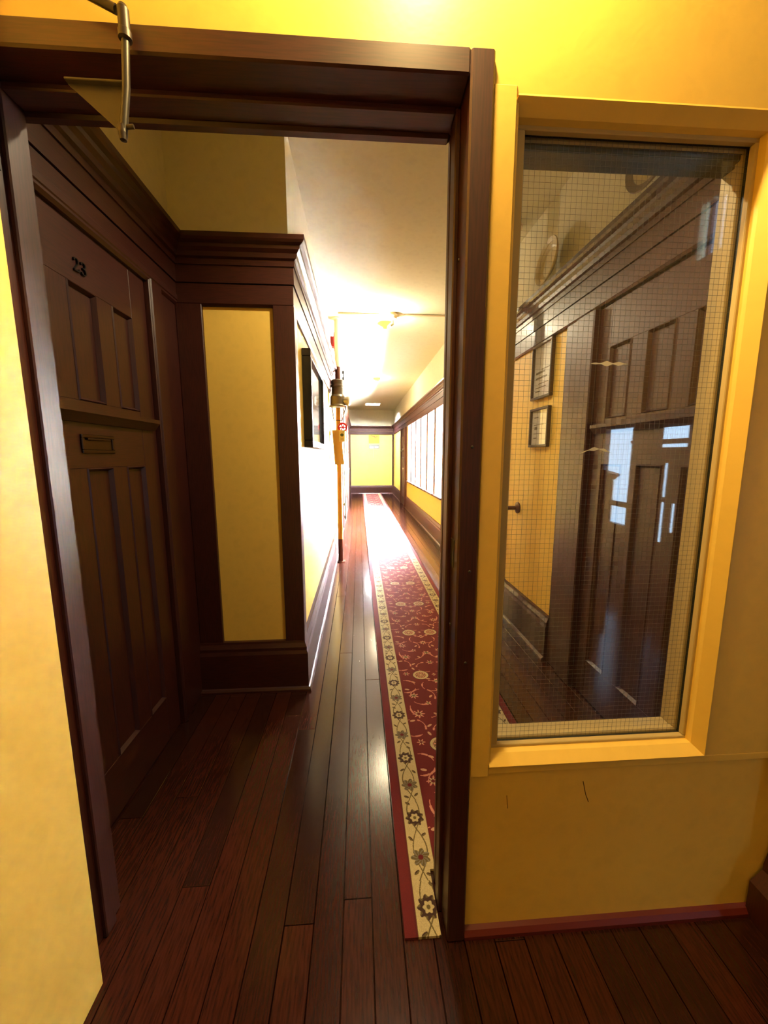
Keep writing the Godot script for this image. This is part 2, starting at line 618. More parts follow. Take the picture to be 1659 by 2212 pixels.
func build_floor() -> void:
	var f := slab("floor", "dark varnished floor of narrow wooden boards", "floor", bx(Vector3(-1.1, -0.12, ZE - 0.12), Vector3(3.2, -0.022, 4.8)), mats["board_1"])
	var w := 0.0855
	var x := -0.915
	var i := 0
	while x < XR - 0.02:
		var z := 1.9 + rng.randf_range(0, 0.4)
		var x1 := minf(x + w, XR)
		while z > ZE:
			var length := rng.randf_range(1.6, 4.2)
			var z1 := maxf(z - length, ZE)
			if z1 - ZE < 0.5:
				z1 = ZE
			var lift := rng.randf_range(-0.0007, 0.0007)
			part("floorboard", bx(Vector3(x + 0.0011, -0.024, z1 + 0.0008), Vector3(x1 - 0.0011, lift, z - 0.0008), 0.0012), mats["board_%d" % rng.randi_range(0, 5)], f)
			z = z1
		x += w
		i += 1
	for q in [[-1.1, -0.915, ZE - 0.12, 0.0], [XR - 0.001, 1.42, ZE - 0.12, 0.0], [-1.1, 1.42, ZE - 0.12, ZE], [-1.1, -0.67, 0.0, 4.8], [3.0, 3.2, -0.13, 4.8], [-1.1, 3.2, 4.65, 4.8], [XR, 3.2, -0.13, 0.0]]:
		part("floor_edge", bx(Vector3(q[0], -0.03, q[2]), Vector3(q[1], -0.001, q[3])), mats["board_1"], f)
	part("floor_beyond", bx(Vector3(XR, -0.024, 0.0), Vector3(3.1, 0, 4.7)), mats["board_1"], f)
	part("floor_beyond", bx(Vector3(-0.72, -0.024, 2.32), Vector3(XR, 0, 4.7)), mats["board_1"], f)


# the wall with the doorway and the wire-glass window
func build_partition() -> void:
	var yellow: Material = mats["yellow_paint"]
	var back := -0.13
	var wall := setting("wall_front", "yellow painted partition round the doorway and the wire-glass window", "wall")
	var g := G.new()
	g.box(Vector3(-0.93, 2.155, back), Vector3(0.282, HF, 0))            # above the doorway
	g.box(Vector3(0.282, 2.084, back), Vector3(3.1, HF, 0))              # above the window
	g.box(Vector3(0.936, 0.536, back), Vector3(3.1, 2.084, 0))           # right of the window
	g.box(Vector3(-0.93, 0, back), Vector3(-0.785, 2.155, 0))             # left of the doorway
	g.box(Vector3(-1.0, 0, -0.13), Vector3(-0.93, HF, 0.2))                # closes the corner behind the side wall
	g.box(Vector3(-0.93, 0, 0), Vector3(-0.787, HF, 0.034))
	part("painted_board", g, yellow, wall)
	part("painted_panel", bx(Vector3(0.282, 0, back), Vector3(3.1, 0.512, -0.006), 0.002), yellow, wall)
	part("painted_rail", bx(Vector3(0.282, 0.512, back), Vector3(3.1, 0.536, 0.0), 0.003), yellow, wall)
	part("painted_stile", bx(Vector3(0.282, 0.508, back), Vector3(0.334, 2.102, 0.004), 0.003), yellow, wall)
	# scratches on the panel under the window
	part("scuff_mark", G.new().tube([Vector3(0.602, 0.47, -0.0063), Vector3(0.612, 0.43, -0.0063), Vector3(0.622, 0.405, -0.0063)], 0.0012, 6), mats["scuff"], wall)
	part("scuff_mark", G.new().tube([Vector3(0.39, 0.44, -0.0063), Vector3(0.394, 0.40, -0.0063)], 0.0009, 6), mats["scuff"], wall)
	var b := setting("baseboard_front", "thin red-brown moulding along the foot of the yellow partition", "baseboard")
	part("moulding", G.new().run([Vector2(0, 0), Vector2(0.018, 0), Vector2(0.018, 0.012), Vector2(0.010, 0.024), Vector2(0, 0.030)], Vector3(0.282, 0, -0.006), Vector3(0, 0, 1), Vector3(1, 0, 0), 0.88), mats["red_paint"], b)

	# doorway frame
	var d := setting("door_1", "dark wooden frame of the open doorway into the corridor", "doorway")
	var wy: Material = mats["dark_wood_y"]
	var wx: Material = mats["dark_wood_x"]
	var jr := part("jamb", bx(Vector3(0.232, 0, -0.142), Vector3(0.282, 2.157, 0.012), 0.004), wy, d)
	part("jamb", bx(Vector3(-0.785, 0, -0.142), Vector3(-0.735, 2.157, 0.012), 0.004), wy, d)
	part("head", bx(Vector3(-0.735, 2.107, -0.142), Vector3(0.232, 2.157, 0.012), 0.004), wx, d)
	part("stop", bx(Vector3(0.221, 0, -0.105), Vector3(0.234, 2.107, -0.062), 0.003), wy, d)
	part("stop", bx(Vector3(-0.737, 0, -0.105), Vector3(-0.724, 2.107, -0.062), 0.003), wy, d)
	part("stop", bx(Vector3(-0.724, 2.095, -0.105), Vector3(0.221, 2.109, -0.062), 0.003), wx, d)
	part("back_casing", bx(Vector3(0.226, 0, -0.162), Vector3(0.32, 2.2, -0.132), 0.006), wy, d)
	part("back_casing", bx(Vector3(-0.80, 2.100, -0.162), Vector3(0.226, 2.2, -0.132), 0.006), wx, d)
	part("back_casing", bx(Vector3(-0.80, 0, -0.158), Vector3(-0.745, 2.100, -0.132), 0.006), wy, d)
	var s := part("strike_plate", bx(Vector3(0.2305, 1.075, -0.052), Vector3(0.2335, 1.145, -0.022), 0.0008), mats["dull_steel"], jr, "steel strike plate")
	s.position = Vector3.ZERO
	for p in [Vector3(0.2315, 1.79, -0.045), Vector3(0.2315, 0.05, -0.03), Vector3(0.2315, 0.92, -0.04)]:
		part("screw", G.new().lathe([Vector2(0, 0.003), Vector2(0.003, 0.002), Vector2(0.004, 0)], p, Vector3(-1, 0, 0), 10), mats["dull_steel"], jr)
	for p in [Vector3(0.259, 1.37, 0.0115), Vector3(0.262, 1.075, 0.0115), Vector3(0.259, 0.84, 0.0115)]:
		part("screw", G.new().lathe([Vector2(0, 0.003), Vector2(0.003, 0.002), Vector2(0.004, 0)], p, Vector3(0, 0, 1), 10), mats["dull_steel"], jr)
	part("metal_strip", bx(Vector3(-0.7352, 1.935, -0.052), Vector3(-0.732, 2.075, -0.030), 0.001), mats["dull_steel"], d, "dull steel strip at the top of the jamb")

	# wire-glass window
	var w := setting("window_1", "wire-glass window in the yellow partition beside the doorway", "window")
	var x0 := 0.334
	var x1 := 0.936
	var y0 := 0.536
	var y1 := 2.084
	var ring := func(a: float, z0: float, z1: float, c: float, m: Material, called: String) -> void:
		part(called, bx(Vector3(x0, y0, z0), Vector3(x1, y0 + a, z1), c), m, w)
		part(called, bx(Vector3(x0, y1 - a, z0), Vector3(x1, y1, z1), c), m, w)
		part(called, bx(Vector3(x0, y0 + a, z0), Vector3(x0 + a, y1 - a, z1), c), m, w)
		part(called, bx(Vector3(x1 - a, y0 + a, z0), Vector3(x1, y1 - a, z1), c), m, w)
	# splayed outer moulding, mitred at the corners
	var cor: Array[Vector2] = [Vector2(x0, y0), Vector2(x1, y0), Vector2(x1, y1), Vector2(x0, y1)]
	var ins: Array[Vector2] = [Vector2(1, 1), Vector2(-1, 1), Vector2(-1, -1), Vector2(1, -1)]
	for k in 4:
		var l := (k + 1) % 4
		var q := G.new()
		var prof := [[0.0, 0.006], [0.004, 0.007], [0.024, -0.018], [0.026, -0.034], [0.0, -0.034]]
		if k == 3:
			prof = [[0.0, -0.001], [0.003, -0.004], [0.006, -0.020], [0.008, -0.034], [0.0, -0.034]]
		for e in prof.size() - 1:
			var from: Vector2 = Vector2(0, 1) if k == 0 else ins[k]      # the upright by the doorway is plain: the rails run square into it
			var to: Vector2 = Vector2(0, -1) if k == 2 else ins[l]
			var a: Vector2 = cor[k] + from * prof[e][0]
			var b2: Vector2 = cor[l] + to * prof[e][0]
			var c2: Vector2 = cor[l] + to * prof[e + 1][0]
			var d2: Vector2 = cor[k] + from * prof[e + 1][0]
			var inward: Vector2 = Vector2(0, 0) - ((cor[k] + cor[l]) / 2 - Vector2((x0 + x1) / 2, (y0 + y1) / 2)).normalized()
			q.quad(Vector3(a.x, a.y, prof[e][1]), Vector3(b2.x, b2.y, prof[e][1]), Vector3(c2.x, c2.y, prof[e + 1][1]), Vector3(d2.x, d2.y, prof[e + 1][1]), Vector3(inward.x, inward.y, 0.8 if e < 2 else (0.0 if e == 2 else -1.0)))
		part("splayed_moulding", q, mats["yellow_paint"], w)
	part("left_lining", bx(Vector3(x0 - 0.004, y0, -0.034), Vector3(x0 + 0.005, y1, -0.002)), mats["yellow_paint"], w)
	ring.call(0.034, -0.050, -0.034, 0.002, mats["putty"], "glazing_bead")
	ring.call(0.028, -0.062, -0.050, 0.0, mats["gasket"], "gasket")
	ring.call(0.036, -0.082, -0.062, 0.003, mats["putty"], "glazing_bead")
	ring.call(0.022, -0.13, -0.082, 0.002, mats["putty"], "inner_lining")
	part("top_lining", bx(Vector3(x0 + 0.022, y1 - 0.05, -0.128), Vector3(x1 - 0.022, y1 - 0.022, -0.066), 0.003), mats["teal_shade"], w, "dark teal strip at the top with the shade of the soffit put into its colour")
	var pane := part("pane", bx(Vector3(x0 + 0.02, y0 + 0.02, -0.059), Vector3(x1 - 0.02, y1 - 0.02, -0.053)), mats["wire_glass"], w, "wired safety glass")
	var wires := G.new()
	var step := 0.0127
	var th := 0.0002
	var xx := x0 + 0.03
	while xx < x1 - 0.028:
		wires.box(Vector3(xx - th, y0 + 0.028, -0.056 - th), Vector3(xx + th, y1 - 0.028, -0.056 + th))
		xx += step
	var yy := y0 + 0.03
	while yy < y1 - 0.028:
		wires.box(Vector3(x0 + 0.028, yy - th, -0.056 - th), Vector3(x1 - 0.028, yy + th, -0.056 + th))
		yy += step
	var wm := part("wire_mesh", wires, mats["wire_steel"], pane, "fine square wire mesh inside the glass")
	wm.set_meta("kind", "stuff")
	# dried smears on the glass
	for q in [[0.563, 1.572, 0.10, 0.0065, 0.0], [0.552, 1.355, 0.088, 0.005, 0.012]]:
		var sm := G.new()
		var steps := 14
		for k in steps:
			var a := float(k) / steps
			var b3 := float(k + 1) / steps
			var ha: float = q[3] * sin(PI * a) * (0.6 + 0.4 * sin(a * 19.0))
			var hb: float = q[3] * sin(PI * b3) * (0.6 + 0.4 * sin(b3 * 19.0))
			var ya: float = q[1] + q[4] * sin(PI * a)
			var yb: float = q[1] + q[4] * sin(PI * b3)
			sm.quad(Vector3(q[0] + q[2] * a, ya - ha, -0.0526), Vector3(q[0] + q[2] * b3, yb - hb, -0.0526), Vector3(q[0] + q[2] * b3, yb + hb, -0.0526), Vector3(q[0] + q[2] * a, ya + ha, -0.0526), Vector3(0, 0, 1))
		part("smear", sm, mats["smear"], pane, "whitish dried smear")


# the recess on the left: mail-slot door and the wall end with a yellow panel
func build_recess() -> void:
	var wall := setting("wall_left", "wall of the recess with the mail slot door", "wall")
	part("plaster", bx(Vector3(-1.1, 2.30, ZB), Vector3(XD, HC, -0.13)), mats["cream_plaster"], wall)
	part("lower_wall", bx(Vector3(-1.1, 0, ZB), Vector3(XD - 0.035, 2.30, -0.13)), mats["brown_paint"], wall)
	var d := setting("door_2", "dark panelled door with a bronze mail slot and ledge in the recess", "door")
	d.position = Vector3(XD, 0, -0.163)
	d.rotation.y = PI / 2
	panelled_door(d, 0.79, 2.115, "23", true)
	part("casing", bx(Vector3(0.795, 0, -0.035), Vector3(0.905, 2.12, 0.022), 0.004), mats["dark_wood_y"], d)
	part("casing_bead", bx(Vector3(0.80, 0.0, 0.0), Vector3(0.82, 2.118, 0.028), 0.005), mats["dark_wood_y"], d)
	part("corner_board", bx(Vector3(0.905, 0, -0.035), Vector3(1.078, 2.12, 0.010), 0.003), mats["dark_wood_y"], d)
	part("head_casing", bx(Vector3(-0.03, 2.118, -0.035), Vector3(1.078, 2.15, 0.026), 0.004), mats["dark_wood_z"], d)
	# the cornice over the door, the wall end and the corridor wall, mitred round the corner
	cornice("dark wooden cornice over the mail slot door", Vector3(XD, 0, -0.13), Vector3(1, 0, 0), Vector3(0, 0, -1), -0.13 - ZB, 0, -1.0)
	cornice("dark wooden cornice across the top of the narrow yellow panel", Vector3(XD, 0, ZB), Vector3(0, 0, 1), Vector3(1, 0, 0), XL - XD, 1.0, 1.0)
	cornice("dark glossy wooden cornice along the corridor wall with the fire hose", Vector3(XL, 0, ZB), Vector3(1, 0, 0), Vector3(0, 0, -1), ZB - ZE, -1.0, 0)
	var p := setting("trim_4", "dark wooden frame round the narrow yellow panel", "panelling")
	counts["trim"] = counts.get("trim", 0) + 1
	var w: Material = mats["dark_wood_y"]
	part("stile", bx(Vector3(XD + 0.01, 0.29, ZB - 0.002), Vector3(-0.782, 2.11, ZB + 0.02), 0.003), w, p)
	part("stile", bx(Vector3(-0.430, 0.29, ZB - 0.002), Vector3(XL + 0.022, 2.11, ZB + 0.02), 0.003), w, p)
	part("return_stile", bx(Vector3(XL - 0.002, 0.29, ZB - 0.075), Vector3(XL + 0.0215, 2.11, ZB + 0.0), 0.003), w, p)
	skirting("baseboard_recess", "tall dark skirting board under the narrow yellow panel", Vector3(XD, 0, ZB), Vector3(0, 0, 1), Vector3(1, 0, 0), XL - XD, 0.0, 1.0)


func build_corridor_left() -> void:
	var wall := setting("wall_left", "long corridor wall with the fire hose, yellow below and cream above", "wall")
	part("plaster", bx(Vector3(-1.1, 2.30, ZE), Vector3(XL, HC, ZB)), mats["cream_plaster"], wall)
	part("yellow_plaster", bx(Vector3(-1.1, 0, ZE), Vector3(XL, 2.30, ZB)), mats["yellow_paint"], wall)
	skirting("baseboard_left", "tall dark skirting board along the corridor wall with the fire hose", Vector3(XL, 0, ZB), Vector3(1, 0, 0), Vector3(0, 0, -1), ZB - ZE, -1.0, 0)
	var far := [[-6.3, 0.8, "panelled door on the fire hose wall, next beyond the thin black pipe"], [-9.05, 0.8, "panelled door on the fire hose wall nearest the end of the corridor"]]
	for k in far.size():
		var d := setting("door_%d" % (5 + k), far[k][2], "door")
		d.position = Vector3(XL + 0.034, 0, far[k][0])
		d.rotation.y = PI / 2
		panelled_door(d, far[k][1], 2.09, "", false)
		casing(d, far[k][1], 2.09, 0.03)
		knob(d, 0.07, 1.02)


func build_corridor_right() -> void:
	var wall := setting("wall_right", "corridor wall with the row of windows, yellow below and cream above", "wall")
	var x1 := XR + 0.14
	part("plaster", bx(Vector3(XR, 2.30, ZE), Vector3(x1, HC, -0.13)), mats["cream_plaster"], wall)
	part("yellow_plaster", bx(Vector3(XR, 0, -4.755), Vector3(x1, 2.30, -1.16)), mats["yellow_paint"], wall)
	part("lower_wall", bx(Vector3(XR + 0.035, 0, -1.16), Vector3(x1, 2.30, -0.13)), mats["brown_paint"], wall)
	part("yellow_plaster", bx(Vector3(XR, 0, ZE), Vector3(x1, 2.30, -8.90)), mats["yellow_paint"], wall)
	part("yellow_plaster", bx(Vector3(XR, 0, -8.90), Vector3(x1, 0.72, -4.755)), mats["yellow_paint"], wall)
	part("head_wall", bx(Vector3(XR, 2.20, -8.90), Vector3(x1, 2.30, -4.755)), mats["yellow_paint"], wall)
	cornice("dark wooden cornice along the corridor wall with the windows", Vector3(XR, 0, -0.13), Vector3(-1, 0, 0), Vector3(0, 0, -1), -0.13 - ZE, 0, 0)
	skirting("baseboard_right", "tall dark skirting board below the framed papers and the windows", Vector3(XR, 0, -1.42), Vector3(-1, 0, 0), Vector3(0, 0, -1), -1.42 + 9.1, 0, 0)
	skirting("baseboard_right", "tall dark skirting board past the windows at the corridor end", Vector3(XR, 0, -10.2), Vector3(-1, 0, 0), Vector3(0, 0, -1), -10.2 - ZE, 0, 0)
	# the door opposite the mail slot door
	var d := setting("door_3", "dark panelled door behind the wire glass, beside the two framed papers", "door")
	d.position = Vector3(XR, 0, -1.13)
	d.rotation.y = -PI / 2
	panelled_door(d, 0.86, 2.09, "", false)
	part("casing", bx(Vector3(-0.29, 0, -0.03), Vector3(-0.175, 2.098, 0.022), 0.004), mats["dark_wood_y"], d)
	part("casing", bx(Vector3(-0.17, 0, -0.035), Vector3(-0.004, 2.098, 0.034), 0.006), mats["dark_wood_y"], d)
	part("casing", bx(Vector3(0.864, 0, -0.035), Vector3(0.96, 2.098, 0.026), 0.004), mats["dark_wood_y"], d)
	var e := setting("door_4", "panelled door on the window wall near the corridor end", "door")
	e.position = Vector3(XR - 0.034, 0, -10.05)
	e.rotation.y = -PI / 2
	panelled_door(e, 0.8, 2.09, "", false)
	casing(e, 0.8, 2.09, 0.03)
	knob(e, 0.73, 1.02)
	# windows: openings 0.6 wide between wooden posts
	for k in 6:
		var far := -8.90 + 0.71 * k
		var near := far + 0.595
		var w := setting("window_%d" % (11 + k), "tall many-paned corridor window letting in daylight", "window")
		w.set_meta("group", "row of corridor windows")
		var wy: Material = mats["dark_wood_y"]
		var wz: Material = mats["dark_wood_z"]
		if k < 5:
			part("post", bx(Vector3(XR - 0.012, 0.72, near), Vector3(x1, 2.20, near + 0.115), 0.004), wy, w)
		part("jamb_lining", bx(Vector3(XR - 0.012, 0.72, far - 0.002), Vector3(x1, 2.20, far + 0.018), 0.003), wy, w)
		part("sill", bx(Vector3(XR - 0.045, 0.69, far), Vector3(x1, 0.722, near), 0.004), wz, w)
		part("head_lining", bx(Vector3(XR - 0.012, 2.185, far), Vector3(x1, 2.202, near), 0.003), wz, w)
		part("pane", bx(Vector3(XR + 0.110, 0.722, far + 0.018), Vector3(XR + 0.114, 2.185, near)), mats["window_glass"], w)
		for j in 5:
			var y := 0.722 + 1.463 * (j + 1) / 6.0
			part("muntin", bx(Vector3(XR + 0.100, y - 0.007, far + 0.018), Vector3(XR + 0.110, y + 0.007, near)), wz, w)
		part("muntin", bx(Vector3(XR + 0.099, 0.722, (far + near) / 2 - 0.008), Vector3(XR + 0.109, 2.185, (far + near) / 2 + 0.008)), wy, w)


func build_corridor_end() -> void:
	var wall := setting("wall_end", "end wall of the corridor with a big yellow panel", "wall")
	part("plaster", bx(Vector3(XL, 2.30, ZE - 0.12), Vector3(XR, HC, ZE)), mats["cream_plaster"], wall)
	part("yellow_plaster", bx(Vector3(XL, 0, ZE - 0.12), Vector3(XR, 2.30, ZE)), mats["yellow_paint"], wall)
	cornice("dark wooden cornice across the end wall", Vector3(XL, 0, ZE), Vector3(0, 0, 1), Vector3(1, 0, 0), XR - XL, 1.0, -1.0)
	skirting("baseboard_end", "tall dark skirting board across the end wall", Vector3(XL, 0, ZE), Vector3(0, 0, 1), Vector3(1, 0, 0), XR - XL, 0.0, 0.0)
	var p := setting("trim_%d" % (counts["trim"] + 1), "dark wooden uprights beside the yellow panel of the end wall", "panelling")
	part("stile", bx(Vector3(XL, 0.29, ZE), Vector3(XL + 0.06, 2.11, ZE + 0.02), 0.003), mats["dark_wood_y"], p)
	part("stile", bx(Vector3(XR - 0.06, 0.29, ZE), Vector3(XR, 2.11, ZE + 0.02), 0.003), mats["dark_wood_y"], p)


# what the wire glass mirrors: the stair hall on the near side of the partition
func build_stair_hall() -> void:
	var x0 := 3.0
	var x1 := 3.12
	var beige: Material = mats["beige_plaster"]
	var wood: Material = mats["dark_wood_y"]
	var wall := setting("wall_right", "wall of the stair hall, beige above dark wainscot", "wall")
	var g := G.new()
	g.box(Vector3(x0, 1.72, 0), Vector3(x1, 3.05, 4.68))
	g.box(Vector3(x0, 3.5, 0), Vector3(x1, HF, 4.68))
	g.box(Vector3(x0, 3.05, 0), Vector3(x1, 3.5, 2.2))
	g.box(Vector3(x0, 3.05, 2.5), Vector3(x1, 3.5, 4.68))
	part("plaster", g, beige, wall)
	var h := G.new()
	h.box(Vector3(x0, 0, 0), Vector3(x1, 1.72, 3.07))
	h.box(Vector3(x0, 0, 3.07), Vector3(x1, 0.56, 3.55))
	h.box(Vector3(x0, 1.66, 3.07), Vector3(x1, 1.72, 3.55))
	h.box(Vector3(x0, 0, 3.55), Vector3(x1, 1.72, 4.68))
	part("wainscot", h, wood, wall)
	part("plate_rail", bx(Vector3(x0 - 0.06, 1.72, 0.0), Vector3(x0, 1.77, 4.68), 0.006), mats["dark_wood_z"], wall)
	var d := setting("door_7", "dark panelled door in the stair hall wainscot", "door")
	d.position = Vector3(x0 - 0.032, 0, 2.3)
	d.rotation.y = -PI / 2
	panelled_door(d, 0.75, 1.70, "", false)
	part("highlight_glow", bx(Vector3(0.03, 1.43, 0.0), Vector3(0.31, 1.62, 0.006)), mats["standin_glow"], d)  # added glowing patch that imitates a bright reflection on the door
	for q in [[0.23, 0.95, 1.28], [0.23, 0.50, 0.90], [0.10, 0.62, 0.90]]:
		part("highlight_glow", bx(Vector3(q[0], q[1], 0.0), Vector3(q[0] + 0.018, q[2], 0.005)), mats["standin_glow"], d)  # added glowing strips that imitate bright vertical highlights
	var w := setting("window_8", "narrow stair hall window in the wainscot", "window")
	part("pane", bx(Vector3(x0 + 0.06, 0.56, 3.07), Vector3(x0 + 0.064, 1.66, 3.55)), mats["standin_glow"], w)  # opaque pane glows by itself in place of daylight
	part("meeting_rail", bx(Vector3(x0 + 0.03, 0.76, 3.07), Vector3(x0 + 0.08, 0.82, 3.55), 0.004), mats["dark_wood_z"], w)
	var v := setting("window_9", "small barred window high in the stair hall", "window")
	part("pane", bx(Vector3(x0 + 0.08, 3.05, 2.2), Vector3(x0 + 0.084, 3.5, 2.5)), mats["standin_glow"], v)  # glow of this pane replaces the daylight outside
	for k in 3:
		part("bar", bx(Vector3(x0 + 0.02, 3.05, 2.25 + 0.075 * k), Vector3(x0 + 0.06, 3.5, 2.285 + 0.075 * k), 0.004), wood, v)
	# newel post of the stair
	var n := thing("newel_post", "square dark wooden newel post with a flat cap in the stair hall", "post", Vector3(2.02, 0, 2.1))
	part("shaft", bx(Vector3(-0.075, 0, -0.075), Vector3(0.075, 1.15, 0.075), 0.006), wood, n)
	part("plinth", bx(Vector3(-0.095, 0, -0.095), Vector3(0.095, 0.2, 0.095), 0.008), wood, n)
	part("cap", G.new().lathe([Vector2(0, 1.15), Vector2(0.13, 1.15), Vector2(0.17, 1.185), Vector2(0.17, 1.2), Vector2(0.02, 1.245), Vector2(0, 1.245)], Vector3.ZERO, Vector3.UP, 4), wood, n)
	# pilaster against the partition
	var p := thing("wooden_pilaster", "dark wooden pilaster with a stepped foot against the yellow partition", "pilaster", Vector3(1.272, 0, 0))
	part("shaft", bx(Vector3(-0.085, 0.0, 0.001), Vector3(0.085, HF, 0.11), 0.004), wood, p)
	part("foot", G.new().run([Vector2(0, 0), Vector2(0.14, 0), Vector2(0.14, 0.115), Vector2(0.105, 0.150), Vector2(0.105, 0.168), Vector2(0.088, 0.245), Vector2(0, 0.245)], Vector3(0, 0, 0.001), Vector3(-1, 0, 0), Vector3(0, 0, 1), 0.15), wood, p)


func build_lamps() -> void:
	# wall lamp over the doorway, above the frame of the picture
	var s := thing("wall_lamp", "brass wall lamp with a bare warm bulb over the doorway", "lamp", Vector3(0.16, 2.60, 0))
	part("back_plate", G.new().lathe([Vector2(0, 0), Vector2(0.06, 0), Vector2(0.055, 0.012), Vector2(0.02, 0.025), Vector2(0, 0.025)], Vector3.ZERO, Vector3(0, 0, 1)), mats["bronze"], s)
	part("arm", G.new().tube([Vector3(0, 0, 0.02), Vector3(0, 0.02, 0.04), Vector3(0, 0.06, 0.08), Vector3(0, 0.09, 0.10)], 0.008), mats["bronze"], s)
	part("socket", G.new().lathe([Vector2(0, 0.09), Vector2(0.022, 0.09), Vector2(0.022, 0.04), Vector2(0.018, 0.035), Vector2(0, 0.035)], Vector3(0, 0.005, 0.10)), mats["bronze"], s)
	part("bulb", G.new().lathe([Vector2(0, -0.075), Vector2(0.02, -0.07), Vector2(0.032, -0.05), Vector2(0.035, -0.03), Vector2(0.028, 0.0), Vector2(0.015, 0.03), Vector2(0.013, 0.04), Vector2(0, 0.04)], Vector3(0, 0.0, 0.10)), mats["bulb_glow"], s)
	var l := OmniLight3D.new()
	l.name = "lamp_light"
	l.light_color = Color(1.0, 0.85, 0.55)
	l.light_energy = 2.5
	l.light_size = 0.03
	l.omni_range = 14.0
	l.omni_attenuation = 2.0
	l.shadow_enabled = true
	s.add_child(l)
	l.position = Vector3(0, -0.03, 0.10)
	# ceiling lamp farther back in the stair hall
	var c := thing("ceiling_lamp", "plain globe lamp under the stair hall ceiling", "lamp", Vector3(0.3, HF, 2.6))
	part("canopy", G.new().lathe([Vector2(0, 0), Vector2(0.07, 0), Vector2(0.06, -0.03), Vector2(0, -0.03)], Vector3.ZERO), mats["bronze"], c)
	part("rod", G.new().tube([Vector3(0, -0.02, 0), Vector3(0, -0.5, 0)], 0.007), mats["bronze"], c)
	var ball := []
	for k in 13:
		var t := PI * k / 12.0
		ball.append(Vector2(0.09 * sin(t), -0.58 - 0.09 * cos(t)))
	part("globe", G.new().lathe(ball, Vector3.ZERO), mats["bulb_glow"], c)
	var m := OmniLight3D.new()
	m.name = "globe_light"
	m.light_color = Color(1.0, 0.80, 0.52)
	m.light_energy = 0.1
	m.light_size = 0.08
	m.omni_range = 14.0
	m.omni_attenuation = 2.0
	m.shadow_enabled = true
	c.add_child(m)
	m.position = Vector3(0, -0.58, 0)


func build_hall_lamp() -> void:
	# shaded lamp under the corridor ceiling, just inside the doorway and hidden by its head
	var c := thing("shaded_lamp", "small metal-shaded lamp under the corridor ceiling just inside the doorway", "lamp", Vector3(0.2, HC, -0.68))
	part("canopy", G.new().lathe([Vector2(0, 0), Vector2(0.05, 0), Vector2(0.045, -0.02), Vector2(0, -0.02)], Vector3.ZERO), mats["bronze"], c)
	part("stem", G.new().tube([Vector3(0, -0.01, 0), Vector3(0, -0.16, 0)], 0.008), mats["bronze"], c)
	part("shade", G.new().lathe([Vector2(0.02, -0.15), Vector2(0.04, -0.155), Vector2(0.13, -0.24), Vector2(0.128, -0.242), Vector2(0.038, -0.16), Vector2(0.02, -0.155)], Vector3.ZERO), mats["white_paint"], c)
	part("bulb", G.new().lathe([Vector2(0, -0.245), Vector2(0.02, -0.24), Vector2(0.03, -0.22), Vector2(0.025, -0.19), Vector2(0.012, -0.165), Vector2(0, -0.165)], Vector3.ZERO), mats["bulb_glow"], c)
	var l := SpotLight3D.new()
	l.name = "shaded_light"
	l.light_color = Color(1.0, 0.92, 0.76)
	l.light_energy = 2.3
	l.light_size = 0.03
	l.spot_range = 12.0
	l.spot_attenuation = 2.0
	l.spot_angle = 74.0
	l.spot_angle_attenuation = 0.4
	l.shadow_enabled = true
	c.add_child(l)
	l.position = Vector3(0, -0.25, 0)
	l.rotation.x = -PI / 2


func corridor_light(t: Node3D, at: Vector3) -> void:
	var l := OmniLight3D.new()
	l.name = "bowl_light"
	l.light_color = Color(1.0, 0.93, 0.78)
	l.light_energy = 1.3
	l.light_size = 0.03
	l.omni_range = 12.0
	l.omni_attenuation = 2.0
	l.shadow_enabled = true
	t.add_child(l)
	l.position = at


